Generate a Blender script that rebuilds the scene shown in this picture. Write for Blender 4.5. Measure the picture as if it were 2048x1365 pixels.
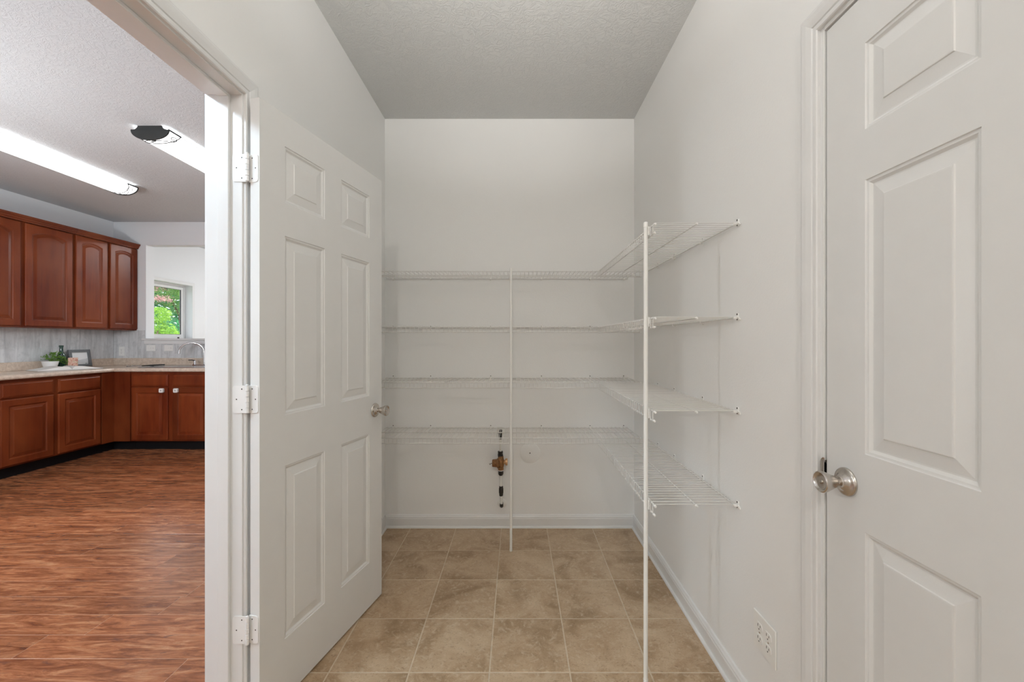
import bpy, bmesh, math, random
from mathutils import Matrix, Vector
random.seed(7)
for o in list(bpy.data.objects): bpy.data.objects.remove(o)
SC = bpy.context.scene
COL = SC.collection
PI = math.pi

# ------------------------------------------------------------------ camera, world, exposure
cd = bpy.data.cameras.new('camera'); cam = bpy.data.objects.new('camera', cd); COL.objects.link(cam)
cam.location = (0, 0, 1.25); cam.rotation_euler = (PI/2, 0, 0)
cd.sensor_width = 36; cd.lens = 36*828/2048; cd.shift_x = -10/2048; cd.clip_start = 0.05; cd.clip_end = 200
SC.camera = cam
SC.view_settings.view_transform = 'Standard'; SC.view_settings.look = 'None'
SC.view_settings.gamma = 1; SC.view_settings.use_curve_mapping = False
SC.view_settings.exposure = 0.0
SC.cycles.max_bounces = 12; SC.cycles.diffuse_bounces = 8; SC.cycles.glossy_bounces = 4
SC.cycles.caustics_reflective = False; SC.cycles.caustics_refractive = False
SC.cycles.sample_clamp_indirect = 8

w = bpy.data.worlds.new('sky'); SC.world = w; w.use_nodes = True
w.node_tree.nodes['Background'].inputs[0].default_value = (0.86, 0.93, 1.0, 1)
w.node_tree.nodes['Background'].inputs[1].default_value = 2.3

def sun(rot, e, col):
    l = bpy.data.lights.new('sun', 'SUN'); l.energy = e; l.angle = 0.02; l.color = col
    o = bpy.data.objects.new('sun', l); COL.objects.link(o); o.rotation_euler = rot; o.location = (0, 0, 12)
sun((math.radians(38), math.radians(28), math.radians(20)), 5.0, (1, .95, .86))

# lamp strengths (the lamps themselves are built with their fixtures)
FIXTURE_E = 2.3      # fluorescent lenses
HALL_E = 11.5        # ceiling lamp behind the camera, laundry side
DINING_E = 64.0      # kitchen lamp left of the camera, out of view
FAR_FILL_E = 40.0         # unseen lamp added to brighten the room behind the kitchen
HALL_COL = (1.0, .945, .87); DINE_COL = (.70, .87, 1.0)
KITCH_FILL_E = 64.0       # unseen lamp added on the left to brighten the kitchen

# the photographer's flash, bounced off the ceiling from above the camera
def bounce(loc, size, e, col, tilt=0, spread=110):
    l = bpy.data.lights.new('bounce_flash', 'AREA'); l.shape = 'DISK'; l.size = size; l.energy = e; l.color = col; l.spread = math.radians(spread)
    o = bpy.data.objects.new('bounce_flash', l); COL.objects.link(o); o.location = loc; o.rotation_euler = (PI-math.radians(tilt), 0, 0)
B1_E = 13.0
bounce((.0, .05, 1.80), .22, B1_E, (1, .98, .955), 42, 80)

# ------------------------------------------------------------------ mesh helpers
WM = {}
def mat_of(o): return WM.get(o.name, Matrix.Identity(4))
def props(o, label=None, cat=None, group=None, kind=None):
    if label: o['label'] = label
    if cat: o['category'] = cat
    if group: o['group'] = group
    if kind: o['kind'] = kind
    return o
def empty(name, loc, rz=0, parent=None, **k):
    o = bpy.data.objects.new(name, None); COL.objects.link(o); o.empty_display_size = .05
    o.location = loc; o.rotation_euler = (0, 0, rz)
    m = Matrix.Translation(Vector(loc)) @ Matrix.Rotation(rz, 4, 'Z')
    if parent is not None:
        o.parent = parent; m = mat_of(parent) @ m
    WM[o.name] = m
    return props(o, **k)

class MB:
    def __init__(s): s.v = []; s.f = []; s.sm = []
    def add(s, vs, fs, smooth=False):
        b = len(s.v); s.v += [tuple(p) for p in vs]
        for f in fs: s.f.append(tuple(b+i for i in f)); s.sm.append(smooth)
        return s
    def box(s, x0, x1, y0, y1, z0, z1, c=0):
        if c <= 0:
            vs = [(x, y, z) for x in (x0, x1) for y in (y0, y1) for z in (z0, z1)]
            return s.add(vs, [(0,1,3,2), (4,6,7,5), (0,4,5,1), (2,3,7,6), (0,2,6,4), (1,5,7,3)])
        # chamfered box
        X, Y, Z = (x0, x1), (y0, y1), (z0, z1); vs = []; idx = {}
        for i in (0, 1):
            for j in (0, 1):
                for k in (0, 1):
                    dx, dy, dz = (c if i == 0 else -c), (c if j == 0 else -c), (c if k == 0 else -c)
                    idx[i,j,k,'x'] = len(vs); vs.append((X[i], Y[j]+dy, Z[k]+dz))
                    idx[i,j,k,'y'] = len(vs); vs.append((X[i]+dx, Y[j], Z[k]+dz))
                    idx[i,j,k,'z'] = len(vs); vs.append((X[i]+dx, Y[j]+dy, Z[k]))
        fs = []
        g = lambda a: [idx[q] for q in a]
        for i in (0, 1):
            fs.append(g([(i,0,0,'x'), (i,1,0,'x'), (i,1,1,'x'), (i,0,1,'x')]))
            fs.append(g([(0,i,0,'y'), (1,i,0,'y'), (1,i,1,'y'), (0,i,1,'y')]))
            fs.append(g([(0,0,i,'z'), (1,0,i,'z'), (1,1,i,'z'), (0,1,i,'z')]))
            for j in (0, 1):
                fs.append(g([(i,j,0,'x'), (i,j,1,'x'), (i,j,1,'y'), (i,j,0,'y')]))
                fs.append(g([(i,0,j,'x'), (i,1,j,'x'), (i,1,j,'z'), (i,0,j,'z')]))
                fs.append(g([(0,i,j,'y'), (1,i,j,'y'), (1,i,j,'z'), (0,i,j,'z')]))
                for k in (0, 1): fs.append(g([(i,j,k,'x'), (i,j,k,'y'), (i,j,k,'z')]))
        return s.add(vs, fs)
    def tube(s, path, r, n=8, caps=True, smooth=True):
        P = [Vector(p) for p in path]; rings = []; m = len(P)
        rr = r if isinstance(r, (list, tuple)) else [r]*m
        up = None
        for i in range(m):
            t = (P[min(i+1, m-1)] - P[max(i-1, 0)]).normalized()
            if up is None:
                up = Vector((0, 0, 1)) if abs(t.z) < .9 else Vector((1, 0, 0))
            a = (up - t*up.dot(t)).normalized(); b = t.cross(a); up = a
            rings.append([P[i] + (a*math.cos(2*PI*k/n) + b*math.sin(2*PI*k/n))*rr[i] for k in range(n)])
        vs = [p for q in rings for p in q]
        fs = [(i*n+k, i*n+(k+1) % n, (i+1)*n+(k+1) % n, (i+1)*n+k) for i in range(m-1) for k in range(n)]
        if caps: fs += [tuple(range(n))[::-1], tuple((m-1)*n+k for k in range(n))]
        return s.add(vs, fs, smooth)
    def lathe(s, prof, o=(0,0,0), ax=(0,0,1), n=24, smooth=True):
        ax = Vector(ax).normalized(); u = ax.orthogonal().normalized(); v = ax.cross(u); o = Vector(o)
        vs = []; fs = []; m = len(prof)
        for r, h in prof:
            r = max(r, 1e-5)
            vs += [o + ax*h + (u*math.cos(2*PI*k/n) + v*math.sin(2*PI*k/n))*r for k in range(n)]
        fs = [(i*n+k, i*n+(k+1) % n, (i+1)*n+(k+1) % n, (i+1)*n+k) for i in range(m-1) for k in range(n)]
        return s.add(vs, fs, smooth)
    def prism(s, poly, fn, a, b, smooth=False):
        """poly: list of (p, q); fn(p, q, t) -> xyz; extruded from t=a to t=b"""
        n = len(poly)
        vs = [fn(p, q, a) for p, q in poly] + [fn(p, q, b) for p, q in poly]
        fs = [(i, (i+1) % n, n+(i+1) % n, n+i) for i in range(n)]
        s.add(vs, fs, smooth); return s.add(vs, [tuple(range(n))[::-1], tuple(range(n, 2*n))])
    def loops(s, L, closed=True, cap=False, smooth=False):
        n = len(L[0]); vs = [p for l in L for p in l]; e = n if closed else n-1
        fs = [(i*n+k, i*n+(k+1) % n, (i+1)*n+(k+1) % n, (i+1)*n+k) for i in range(len(L)-1) for k in range(e)]
        if cap: fs.append(tuple((len(L)-1)*n+k for k in range(n)))
        return s.add(vs, fs, smooth)
    def mesh(s, name, m, inv=None):
        me = bpy.data.meshes.new(name)
        vs = s.v if inv is None else [inv @ Vector(p) for p in s.v]
        me.from_pydata([tuple(p) for p in vs], [], s.f); me.update()
        bm = bmesh.new(); bm.from_mesh(me)
        bmesh.ops.recalc_face_normals(bm, faces=bm.faces); bm.to_mesh(me); bm.free()
        if len(me.polygons) == len(s.sm):
            me.polygons.foreach_set('use_smooth', s.sm)
            if any(s.sm): me.set_sharp_from_angle(angle=math.radians(38))
        me.materials.append(m); me.update(); return me
    def build(s, name, m, parent=None, local=False, at=None, **k):
        """world coordinates unless local; the mesh is stored relative to its parent; `at` = origin for a top-level mesh"""
        inv = None
        if parent is not None and not local: inv = mat_of(parent).inverted()
        if parent is None and at is not None: inv = Matrix.Translation(Vector(at)).inverted()
        o = bpy.data.objects.new(name, s.mesh(name, m, inv)); COL.objects.link(o)
        if parent is not None: o.parent = parent; WM[o.name] = mat_of(parent)
        elif at is not None: o.location = at; WM[o.name] = Matrix.Translation(Vector(at))
        else: WM[o.name] = Matrix.Identity(4)
        return props(o, **k)
def inst(src, loc, parent, rz=0, **k):
    o = src.copy(); COL.objects.link(o); o.location = loc; o.rotation_euler = (0, 0, rz); o.parent = parent
    WM[o.name] = mat_of(parent) @ Matrix.Translation(Vector(loc)) if parent else Matrix.Translation(Vector(loc))
    return props(o, **k)
def copy_tree(o, parent=None, loc=None):
    c = o.copy(); COL.objects.link(c)
    if parent is not None: c.parent = parent
    if loc is not None: c.location = loc
    for ch in list(o.children): copy_tree(ch, c)
    return c

def wallmesh(axis, a, b, U, Z, holes):
    """thick wall between a and b along `axis`; grid of solid cells with holes (u0,u1,z0,z1)"""
    us = sorted(set([U[0], U[1]] + [h for q in holes for h in q[:2]])); zs = sorted(set([Z[0], Z[1]] + [h for q in holes for h in q[2:]]))
    solid = lambda i, j: 0 <= i < len(us)-1 and 0 <= j < len(zs)-1 and not any(
        h[0] - 1e-6 <= us[i] and us[i+1] <= h[1] + 1e-6 and h[2] - 1e-6 <= zs[j] and zs[j+1] <= h[3] + 1e-6 for h in holes)
    P = (lambda t, u, z: (t, u, z)) if axis == 'x' else (lambda t, u, z: (u, t, z))
    m = MB()
    for i in range(len(us)-1):
        for j in range(len(zs)-1):
            if not solid(i, j): continue
            u0, u1, z0, z1 = us[i], us[i+1], zs[j], zs[j+1]
            for t in (a, b): m.add([P(t,u0,z0), P(t,u1,z0), P(t,u1,z1), P(t,u0,z1)], [(0,1,2,3)])
            for (di, dj, e) in ((-1,0,((u0,z0),(u0,z1))), (1,0,((u1,z0),(u1,z1))), (0,-1,((u0,z0),(u1,z0))), (0,1,((u0,z1),(u1,z1)))):
                if not solid(i+di, j+dj):
                    (p, q), (r, t2) = e
                    m.add([P(a,p,q), P(a,r,t2), P(b,r,t2), P(b,p,q)], [(0,1,2,3)])
    return m
def weld(o):
    bm = bmesh.new(); bm.from_mesh(o.data); bmesh.ops.remove_doubles(bm, verts=bm.verts, dist=1e-5)
    bmesh.ops.recalc_face_normals(bm, faces=bm.faces); bm.to_mesh(o.data); bm.free(); return o

# ------------------------------------------------------------------ materials
class NT:
    def __init__(s, name):
        s.m = bpy.data.materials.new(name); s.m.use_nodes = True; s.t = s.m.node_tree
        s.b = s.t.nodes['Principled BSDF']; s.out = s.t.nodes['Material Output']
    def n(s, typ, **k):
        q = s.t.nodes.new(typ)
        for a, v in k.items():
            if a.startswith('i_'): q.inputs[a[2:].replace('_', ' ')].default_value = v
            else: setattr(q, a, v)
        return q
    def l(s, a, b): s.t.links.new(a, b)
    def ramp(s, fac, stops):
        r = s.n('ShaderNodeValToRGB'); e = r.color_ramp.elements
        while len(e) < len(stops): e.new(.5)
        for q, (p, c) in zip(e, stops): q.position = p; q.color = (*c, 1) if len(c) == 3 else c
        s.l(fac, r.inputs[0]); return r.outputs[0]
    def mix(s, f, a, b, mode='MIX'):
        q = s.n('ShaderNodeMix', data_type='RGBA', blend_type=mode)
        for i, v in ((0, f), (6, a), (7, b)):
            if hasattr(v, 'links'): s.l(v, q.inputs[i])
            else: q.inputs[i].default_value = v if i == 0 else ((*v, 1) if len(v) == 3 else v)
        return q.outputs[2]
    def bump(s, h, st, dist=.001, nrm=None):
        q = s.n('ShaderNodeBump'); q.inputs['Strength'].default_value = st; q.inputs['Distance'].default_value = dist
        s.l(h, q.inputs['Height'])
        if nrm: s.l(nrm, q.inputs['Normal'])
        s.l(q.outputs[0], s.b.inputs['Normal']); return q.outputs[0]
    def pos(s): return s.n('ShaderNodeNewGeometry').outputs['Position']
    def mapv(s, v, sc=(1,1,1), loc=(0,0,0), rot=(0,0,0)):
        q = s.n('ShaderNodeMapping'); q.inputs['Scale'].default_value = sc; q.inputs['Location'].default_value = loc; q.inputs['Rotation'].default_value = rot
        s.l(v, q.inputs[0]); return q.outputs[0]
    def noise(s, v, sc, det=3, rough=.5, dist=0):
        q = s.n('ShaderNodeTexNoise'); q.inputs['Scale'].default_value = sc; q.inputs['Detail'].default_value = det
        q.inputs['Roughness'].default_value = rough; q.inputs['Distortion'].default_value = dist
        s.l(v, q.inputs['Vector']); return q.outputs[0]
    def base(s, c):
        if hasattr(c, 'links'): s.l(c, s.b.inputs['Base Color'])
        else: s.b.inputs['Base Color'].default_value = (*c, 1)
    def set(s, rough=.5, metal=0, spec=.5):
        s.b.inputs['Roughness'].default_value = rough; s.b.inputs['Metallic'].default_value = metal
        s.b.inputs['Specular IOR Level'].default_value = spec; return s

def plain(name, c, rough=.5, metal=0, spec=.5, var=.06, sc=12, bump=0, bsc=200):
    t = NT(name); t.set(rough, metal, spec); p = t.pos()
    n = t.noise(p, sc, 3)
    t.base(t.ramp(n, [(.3, tuple(x*(1-var) for x in c)), (.7, tuple(min(1, x*(1+var)) for x in c))]))
    if bump: t.bump(t.noise(p, bsc, 2), bump, .0006)
    return t.m
def wallpaint(name, c, rough=.55):
    t = NT(name); t.set(rough, 0, .35); p = t.pos()
    t.base(t.ramp(t.noise(p, 1.3, 2), [(.3, tuple(x*.985 for x in c)), (.7, c)]))
    t.bump(t.noise(p, 170, 3, .55), .35, .0012); return t.m
def ceilpaint(name, c):
    t = NT(name); t.set(.8, 0, .2); p = t.pos()
    t.base(t.ramp(t.noise(p, 2, 2), [(.3, tuple(x*.98 for x in c)), (.7, c)]))
    a = t.noise(p, 20, 4, .6, 1.6); b = t.noise(p, 75, 3, .6)
    r = t.ramp(a, [(.42, (0,0,0)), (.50, (1,1,1)), (.58, (0,0,0))])
    t.bump(t.mix(.45, r, b), .55, .004); return t.m

WHITE = (.80, .80, .79)
M = {}
M['wall'] = wallpaint('wall paint', (.84, .845, .84))
M['kwall'] = wallpaint('kitchen wall paint', (.80, .815, .83))
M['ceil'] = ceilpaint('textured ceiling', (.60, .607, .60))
M['kceil'] = ceilpaint('kitchen textured ceiling', (.62, .645, .66))
M['trim'] = plain('white semigloss trim', (.75, .755, .755), .32, var=.01, bump=.08, bsc=60)
M['door'] = plain('white door paint', (.72, .725, .72), .42, var=.01, bump=.12, bsc=260)
M['hinge'] = plain('painted hinge', (.82, .82, .815), .35, var=.02, bump=.1)
M['wire'] = plain('white vinyl coated wire', (.69, .685, .67), .35, var=.02)
M['clip'] = plain('white plastic', (.84, .84, .82), .3, var=.02)
M['dark'] = plain('dark screw metal', (.05, .045, .04), .4, .6)
M['black'] = plain('matt black', (.006, .006, .007), .55, spec=.2)
M['nickel'] = plain('satin nickel', (.60, .56, .52), .22, 1.0, var=.1, sc=40)
M['steel'] = plain('stainless steel', (.62, .63, .64), .25, 1.0, var=.05)
M['chrome'] = plain('chrome', (.75, .76, .78), .12, 1.0, var=.02)
M['brass'] = plain('aged brass', (.27, .135, .055), .5, .55, var=.3, sc=90)
M['brass2'] = plain('bright brass cap', (.62, .38, .20), .42, .6, var=.15, sc=90)
M['blackpipe'] = plain('dark pipe fitting', (.018, .015, .013), .45)
M['pvc'] = plain('white pipe', (.78, .78, .75), .4)
M['bronze'] = plain('dark bronze end plate', (.035, .037, .036), .4, .3, var=.15)
M['outlet'] = plain('white outlet plate', (.84, .84, .82), .35, var=.01)
M['pot'] = plain('white glazed pot', (.80, .80, .79), .25, var=.02)
M['soil'] = plain('potting soil', (.10, .06, .035), .9, var=.4, sc=100)
M['bottle'] = plain('dark green glass', (.008, .05, .035), .08, spec=.8)
M['frame'] = plain('grey picture frame', (.13, .14, .15), .5, var=.15, sc=60)
M['gasket'] = plain('black window gasket', (.03, .03, .03), .6)

def grain_mat():
    t = NT('cherry cabinet wood'); t.set(.34, 0, .2); p = t.pos()
    oi = t.n('ShaderNodeObjectInfo').outputs['Random']
    g = t.noise(t.mapv(p, (26, 26, 2.2)), 1.0, 4, .55, .6)
    b = t.noise(t.mapv(p, (3, 3, 1.5)), 1.2, 2)
    c1 = t.ramp(g, [(.30, (.098, .0150, .0050)), (.70, (.178, .031, .0092))])
    c2 = t.mix(t.ramp(b, [(.35, (0,0,0)), (.7, (1,1,1))]), c1, (.225, .052, .0155))
    q = t.n('ShaderNodeMapRange'); q.inputs[3].default_value = .78; q.inputs[4].default_value = 1.15; t.l(oi, q.inputs[0])
    h = t.n('ShaderNodeHueSaturation'); t.l(q.outputs[0], h.inputs['Value']); t.l(c2, h.inputs['Color'])
    t.base(h.outputs[0]); t.b.inputs['Coat Weight'].default_value = .0
    return t.m
M['cherry'] = grain_mat()

def plank_mat():
    t = NT('laminate plank'); p = t.pos(); oi = t.n('ShaderNodeObjectInfo').outputs['Random']
    cx = t.n('ShaderNodeCombineXYZ'); mu = t.n('ShaderNodeMath', operation='MULTIPLY'); mu.inputs[1].default_value = 37
    t.l(oi, mu.inputs[0]); t.l(mu.outputs[0], cx.inputs[0]); t.l(mu.outputs[0], cx.inputs[2])
    ad = t.n('ShaderNodeVectorMath', operation='ADD'); t.l(p, ad.inputs[0]); t.l(cx.outputs[0], ad.inputs[1]); v = ad.outputs[0]
    g1 = t.noise(t.mapv(v, (4.5, 30, 1)), 1.0, 8, .72, .8)
    g2 = t.noise(t.mapv(v, (14, 190, 1)), 1.0, 5, .7)
    g3 = t.noise(t.mapv(v, (6.5, 26, 1)), 1.0, 6, .7, .9)
    c = t.ramp(g1, [(.30, (.10, .031, .015)), (.43, (.235, .078, .031)), (.54, (.37, .142, .062)), (.68, (.53, .26, .135))])
    c = t.mix(t.ramp(g2, [(.36, (.4,.4,.4)), (.50, (0,0,0))]), c, (.11, .040, .026))
    c = t.mix(t.ramp(g3, [(.33, (.7,.7,.7)), (.42, (0,0,0))]), c, (.12, .052, .038))
    q = t.n('ShaderNodeMapRange'); q.inputs[3].default_value = .80; q.inputs[4].default_value = 1.2; t.l(oi, q.inputs[0])
    h = t.n('ShaderNodeHueSaturation'); t.l(q.outputs[0], h.inputs['Value']); t.l(c, h.inputs['Color'])
    t.base(h.outputs[0]); t.set(.24, 0, .8)
    t.bump(t.mix(.5, g1, g2), .25, .0012); return t.m
M['plank'] = plank_mat()

def tile_mat(name, k=1.0):
    t = NT(name); p = t.pos(); oi = t.n('ShaderNodeObjectInfo').outputs['Random']
    cx = t.n('ShaderNodeCombineXYZ'); mu = t.n('ShaderNodeMath', operation='MULTIPLY'); mu.inputs[1].default_value = 23
    t.l(oi, mu.inputs[0]); t.l(mu.outputs[0], cx.inputs[2])
    ad = t.n('ShaderNodeVectorMath', operation='ADD'); t.l(p, ad.inputs[0]); t.l(cx.outputs[0], ad.inputs[1]); v = ad.outputs[0]
    a = t.noise(v, 5, 5, .62, .8); b = t.noise(t.mapv(v, (1, 1.6, 1)), 55, 6, .78, 1.6); d = t.noise(v, 30, 6, .75, .6)
    c = t.ramp(a, [(.32, (.30*k, .195*k, .105*k)), (.50, (.45*k, .315*k, .195*k)), (.68, (.56*k, .42*k, .28*k))])
    c = t.mix(t.ramp(b, [(.34, (.85,.85,.85)), (.46, (0,0,0))]), c, (.22*k, .14*k, .075*k))
    c = t.mix(t.ramp(d, [(.32, (.7,.7,.7)), (.46, (0,0,0)), (.54, (0,0,0)), (.68, (.7,.7,.7))]), c, (.60*k, .48*k, .35*k))
    t.base(c); t.set(.36, 0, .45); t.bump(t.mix(.5, b, d), .25, .001); return t.m
M['tile'] = tile_mat('stone look vinyl tile')
M['grout'] = plain('beige grout', (.60, .50, .375), .6, var=.12, sc=30)

def splash_mat():
    t = NT('grey streaked backsplash'); p = t.pos(); oi = t.n('ShaderNodeObjectInfo').outputs['Random']
    cx = t.n('ShaderNodeCombineXYZ'); mu = t.n('ShaderNodeMath', operation='MULTIPLY'); mu.inputs[1].default_value = 19
    t.l(oi, mu.inputs[0]); t.l(mu.outputs[0], cx.inputs[2])
    ad = t.n('ShaderNodeVectorMath', operation='ADD'); t.l(p, ad.inputs[0]); t.l(cx.outputs[0], ad.inputs[1]); v = ad.outputs[0]
    g = t.noise(t.mapv(v, (18, 18, 2.4)), 1, 5, .6, .6); h = t.noise(v, 14, 4, .6, 1)
    c = t.ramp(g, [(.3, (.46, .47, .48)), (.55, (.66, .67, .68)), (.75, (.76, .77, .78))])
    c = t.mix(t.ramp(h, [(.3, (.5,.5,.5)), (.5, (0,0,0))]), c, (.42, .43, .44))
    t.base(c); t.set(.3); return t.m
M['splash'] = splash_mat()
def counter_mat():
    t = NT('beige speckled laminate'); p = t.pos()
    a = t.noise(p, 28, 5, .7, .4); b = t.noise(p, 120, 3, .6)
    c = t.ramp(a, [(.3, (.50, .395, .31)), (.55, (.66, .55, .45)), (.75, (.76, .67, .58))])
    c = t.mix(t.ramp(b, [(.3, (.5,.5,.5)), (.45, (0,0,0))]), c, (.40, .31, .24))
    t.base(c); t.set(.22, 0, .5); return t.m
M['counter'] = counter_mat()
def emit(name, c, e):
    t = NT(name); t.base(c); t.b.inputs['Emission Color'].default_value = (*c, 1); t.b.inputs['Emission Strength'].default_value = e; return t.m
M['lens'] = emit('lit acrylic lens', (1, 1, 1), FIXTURE_E)
def glass_mat():
    t = NT('window glass'); tr = t.n('ShaderNodeBsdfTransparent'); gl = t.n('ShaderNodeBsdfGlossy'); gl.inputs['Roughness'].default_value = .02
    mx = t.n('ShaderNodeMixShader'); mx.inputs[0].default_value = .035
    t.l(tr.outputs[0], mx.inputs[1]); t.l(gl.outputs[0], mx.inputs[2]); t.l(mx.outputs[0], t.out.inputs[0]); return t.m
M['glass'] = glass_mat()
def leaf_mat(name, a, b):
    t = NT(name); p = t.pos(); t.base(t.ramp(t.noise(p, 3.5, 4, .7), [(.35, a), (.65, b)])); t.set(.5, 0, .3)
    tl = t.n('ShaderNodeBsdfTranslucent'); tl.inputs[0].default_value = (*[min(1, x*1.3) for x in b], 1); mx = t.n('ShaderNodeMixShader'); mx.inputs[0].default_value = .3
    t.l(t.b.outputs[0], mx.inputs[1]); t.l(tl.outputs[0], mx.inputs[2]); t.l(mx.outputs[0], t.out.inputs[0]); return t.m
M['leaf1'] = leaf_mat('yellow green leaves', (.10, .26, .03), (.42, .66, .10))
M['leaf2'] = leaf_mat('deep green leaves', (.02, .12, .05), (.10, .40, .16))
M['leaf3'] = leaf_mat('mid green leaves', (.05, .14, .03), (.28, .46, .13))
M['pink'] = leaf_mat('pink blossom', (.42, .22, .22), (.70, .42, .42))
M['bark'] = plain('bark', (.16, .10, .07), .9, var=.3)
M['houseleaf'] = leaf_mat('house plant leaf', (.05, .15, .025), (.25, .45, .09))
M['grass'] = plain('lawn', (.08, .20, .04), .9, var=.4, sc=5)

# ------------------------------------------------------------------ setting: shells
XL, XR, YB, YF, H = -.887, .786, 2.78, -2.0, 2.743      # pantry / laundry room
KX, KY, KF, KH, WT = -5.166, 5.30, -2.5, 2.775, -1.001   # kitchen
DO0, DO1, DOH = .602, 1.353, 2.063                       # rough opening in the left wall
def st(o, **k): o['kind'] = 'structure'; props(o, **k); return o
W = lambda *a: weld(a[0])
o = wallmesh('x', WT, XL, (KF, KY), (-.02, 2.80), [(DO0, DO1, -.02, DOH)]).build('wall_left', M['wall']); weld(st(o, label='off-white painted wall with the open doorway to the kitchen'))
o = wallmesh('y', YB, YB+.12, (XL, XR+.12), (-.02, H+.05), []).build('wall_back', M['wall']); weld(st(o, label='off-white back wall carrying the four wire shelves'))
RD0, RD1, RDH = .2165, 1.0765, 2.062
o = wallmesh('x', XR, XR+.12, (YF, YB), (-.02, H+.05), [(RD0, RD1, -.02, RDH)]).build('wall_right', M['wall']); weld(st(o, label='off-white right wall with wire shelves and closed door'))
o = wallmesh('y', YF-.12, YF, (XL, XR+.12), (-.02, H+.05), []).build('wall_front', M['wall']); weld(st(o))
st(MB().box(XL, XR+.12, YF-.12, YB+.12, H, H+.1).build('ceiling', M['ceil']), label='grey-white textured pantry ceiling')
# kitchen shell
FW = (5.62, 6.576, 1.28, 2.124)       # window opening in the far room (y0,y1,z0,z1)
FB = 8.4
o = wallmesh('x', KX-.15, KX, (KF, FB), (-.3, 2.83), [FW]).build('wall_kitchen_left', M['kwall']); weld(st(o, label='pale grey kitchen wall behind the cabinets'))
PT = (-4.75, -2.60, 1.258, 2.48)       # pass-through
o = wallmesh('y', KY, KY+.12, (KX, WT+.11), (-.02, 2.83), [PT]).build('wall_kitchen_back', M['kwall']); weld(st(o, label='pale grey kitchen wall with the opening above the sink'))
o = wallmesh('y', KF-.12, KF, (KX, XL), (-.02, 2.83), []).build('wall_kitchen_front', M['kwall']); weld(st(o))
o = wallmesh('y', FB, FB+.12, (KX, XL), (-.02, 2.83), []).build('wall_far_room', M['kwall']); weld(st(o))
o = wallmesh('x', WT, XL, (KY+.12, FB), (-.02, 2.83), []).build('wall_far_right', M['kwall']); weld(st(o))
st(MB().box(KX-.15, XL, KF-.12, FB+.12, KH+.03, KH+.12).box(KX, WT, KF, KY, KH, KH+.03).box(KX, WT, KY+.12, FB, KH, KH+.03).build('ceiling_kitchen', M['kceil']), label='textured kitchen ceiling with two fluorescent lights')
st(MB().box(KX-.6, 1.1, KF-.2, FB+.2, -.5, -.02).build('ground_slab', M['grout']))

# ---- floors of pieces
fl = MB().box(-.999, XR+.12, YF, YB, -.02, -.0012).build('floor', M['grout']); st(fl, label='beige stone-look tile floor')
P = .3032; x_lines = [-.104 + P*k for k in range(-3, 4)]; y_lines = [2.470 - P*k for k in range(-2, 16)]
xs = sorted(set([-.955, XR] + [x for x in x_lines if -.93 < x < XR-.01])); ys = sorted([YB, YF] + [y for y in y_lines if YF+.02 < y < YB-.02])
tile_cache = {}
def piece(name, x0, x1, y0, y1, zt, zb, m, parent, cache, gap=.002, c=.0008):
    w_, d_ = round(x1-x0-2*gap, 4), round(y1-y0-2*gap, 4)
    if (w_, d_) not in cache:
        cache[w_, d_] = MB().box(-w_/2, w_/2, -d_/2, d_/2, zb, zt, c).mesh(name, m)
    o = bpy.data.objects.new(name, cache[w_, d_]); COL.objects.link(o); o.parent = parent
    o.location = ((x0+x1)/2, (y0+y1)/2, 0); return o
for i in range(len(xs)-1):
    for j in range(len(ys)-1):
        piece('tile', xs[i], xs[i+1], ys[j], ys[j+1], 0, -.0022, M['tile'], fl, tile_cache, .0028)
kf = MB().box(KX, -.999, KF, KY, -.02, -.0007).build('floor_kitchen', plain('plank joint', (.55, .33, .21), .6)); st(kf, label='red-brown wood plank kitchen floor')
PW = .1316; row0 = 1.628; plank_cache = {}
known = {0: -1.99, 3: -1.62, 4: -1.86, 6: -2.55, 1: -3.05, 2: -2.85, 5: -3.2}
rnd = random.Random(3)
r = -16
while row0 + r*PW < 4.80:
    y0, y1 = row0 + r*PW, row0 + (r+1)*PW
    x = known.get(r, -1.0 - rnd.uniform(.15, 1.1)); cuts = [x]
    while cuts[-1] > -4.55: cuts.append(cuts[-1]-1.21)
    while cuts[0] < -1.0: cuts.insert(0, cuts[0]+1.21)
    for a_, b_ in zip(cuts[1:], cuts[:-1]):
        x0, x1 = max(a_, -4.72), min(b_, -.957)
        if x1 - x0 > .03 and y0 > -.3: piece('plank', x0, x1, y0, min(y1, 4.80), 0, -.004, M['plank'], kf, plank_cache, .0010, .0003)
    r += 1
st(MB().box(-1.001, -.957, DO0+.02, DO1-.02, -.002, .004, .002).build('trim_threshold', plain('brown threshold', (.30, .15, .08), .4)), label='thin brown threshold strip under the open doorway')
st(MB().box(KX, WT, KY+.12, FB, -.02, 0).build('floor_far_room', M['counter']))

# ------------------------------------------------------------------ trim
CAS = [(0, 0), (0, .009), (.003, .0115), (.012, .012), (.0135, .0095), (.0165, .0095), (.019, .0125), (.036, .0155), (.049, .0165), (.0535, .0145), (.057, .0145), (.0585, .011), (.0585, 0)]
def casing(name, u0, u1, top, fn, z0=0, **k):
    m = MB(); L = []
    for o_, h_ in CAS: L.append([fn(u0-o_, z0, h_), fn(u0-o_, top+o_, h_), fn(u1+o_, top+o_, h_), fn(u1+o_, z0, h_)])
    m.loops(L, closed=False)
    for e in (0, 3): m.add([l[e] for l in L], [tuple(range(len(L)))])
    return st(m.build(name, M['trim']), **k)
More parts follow.
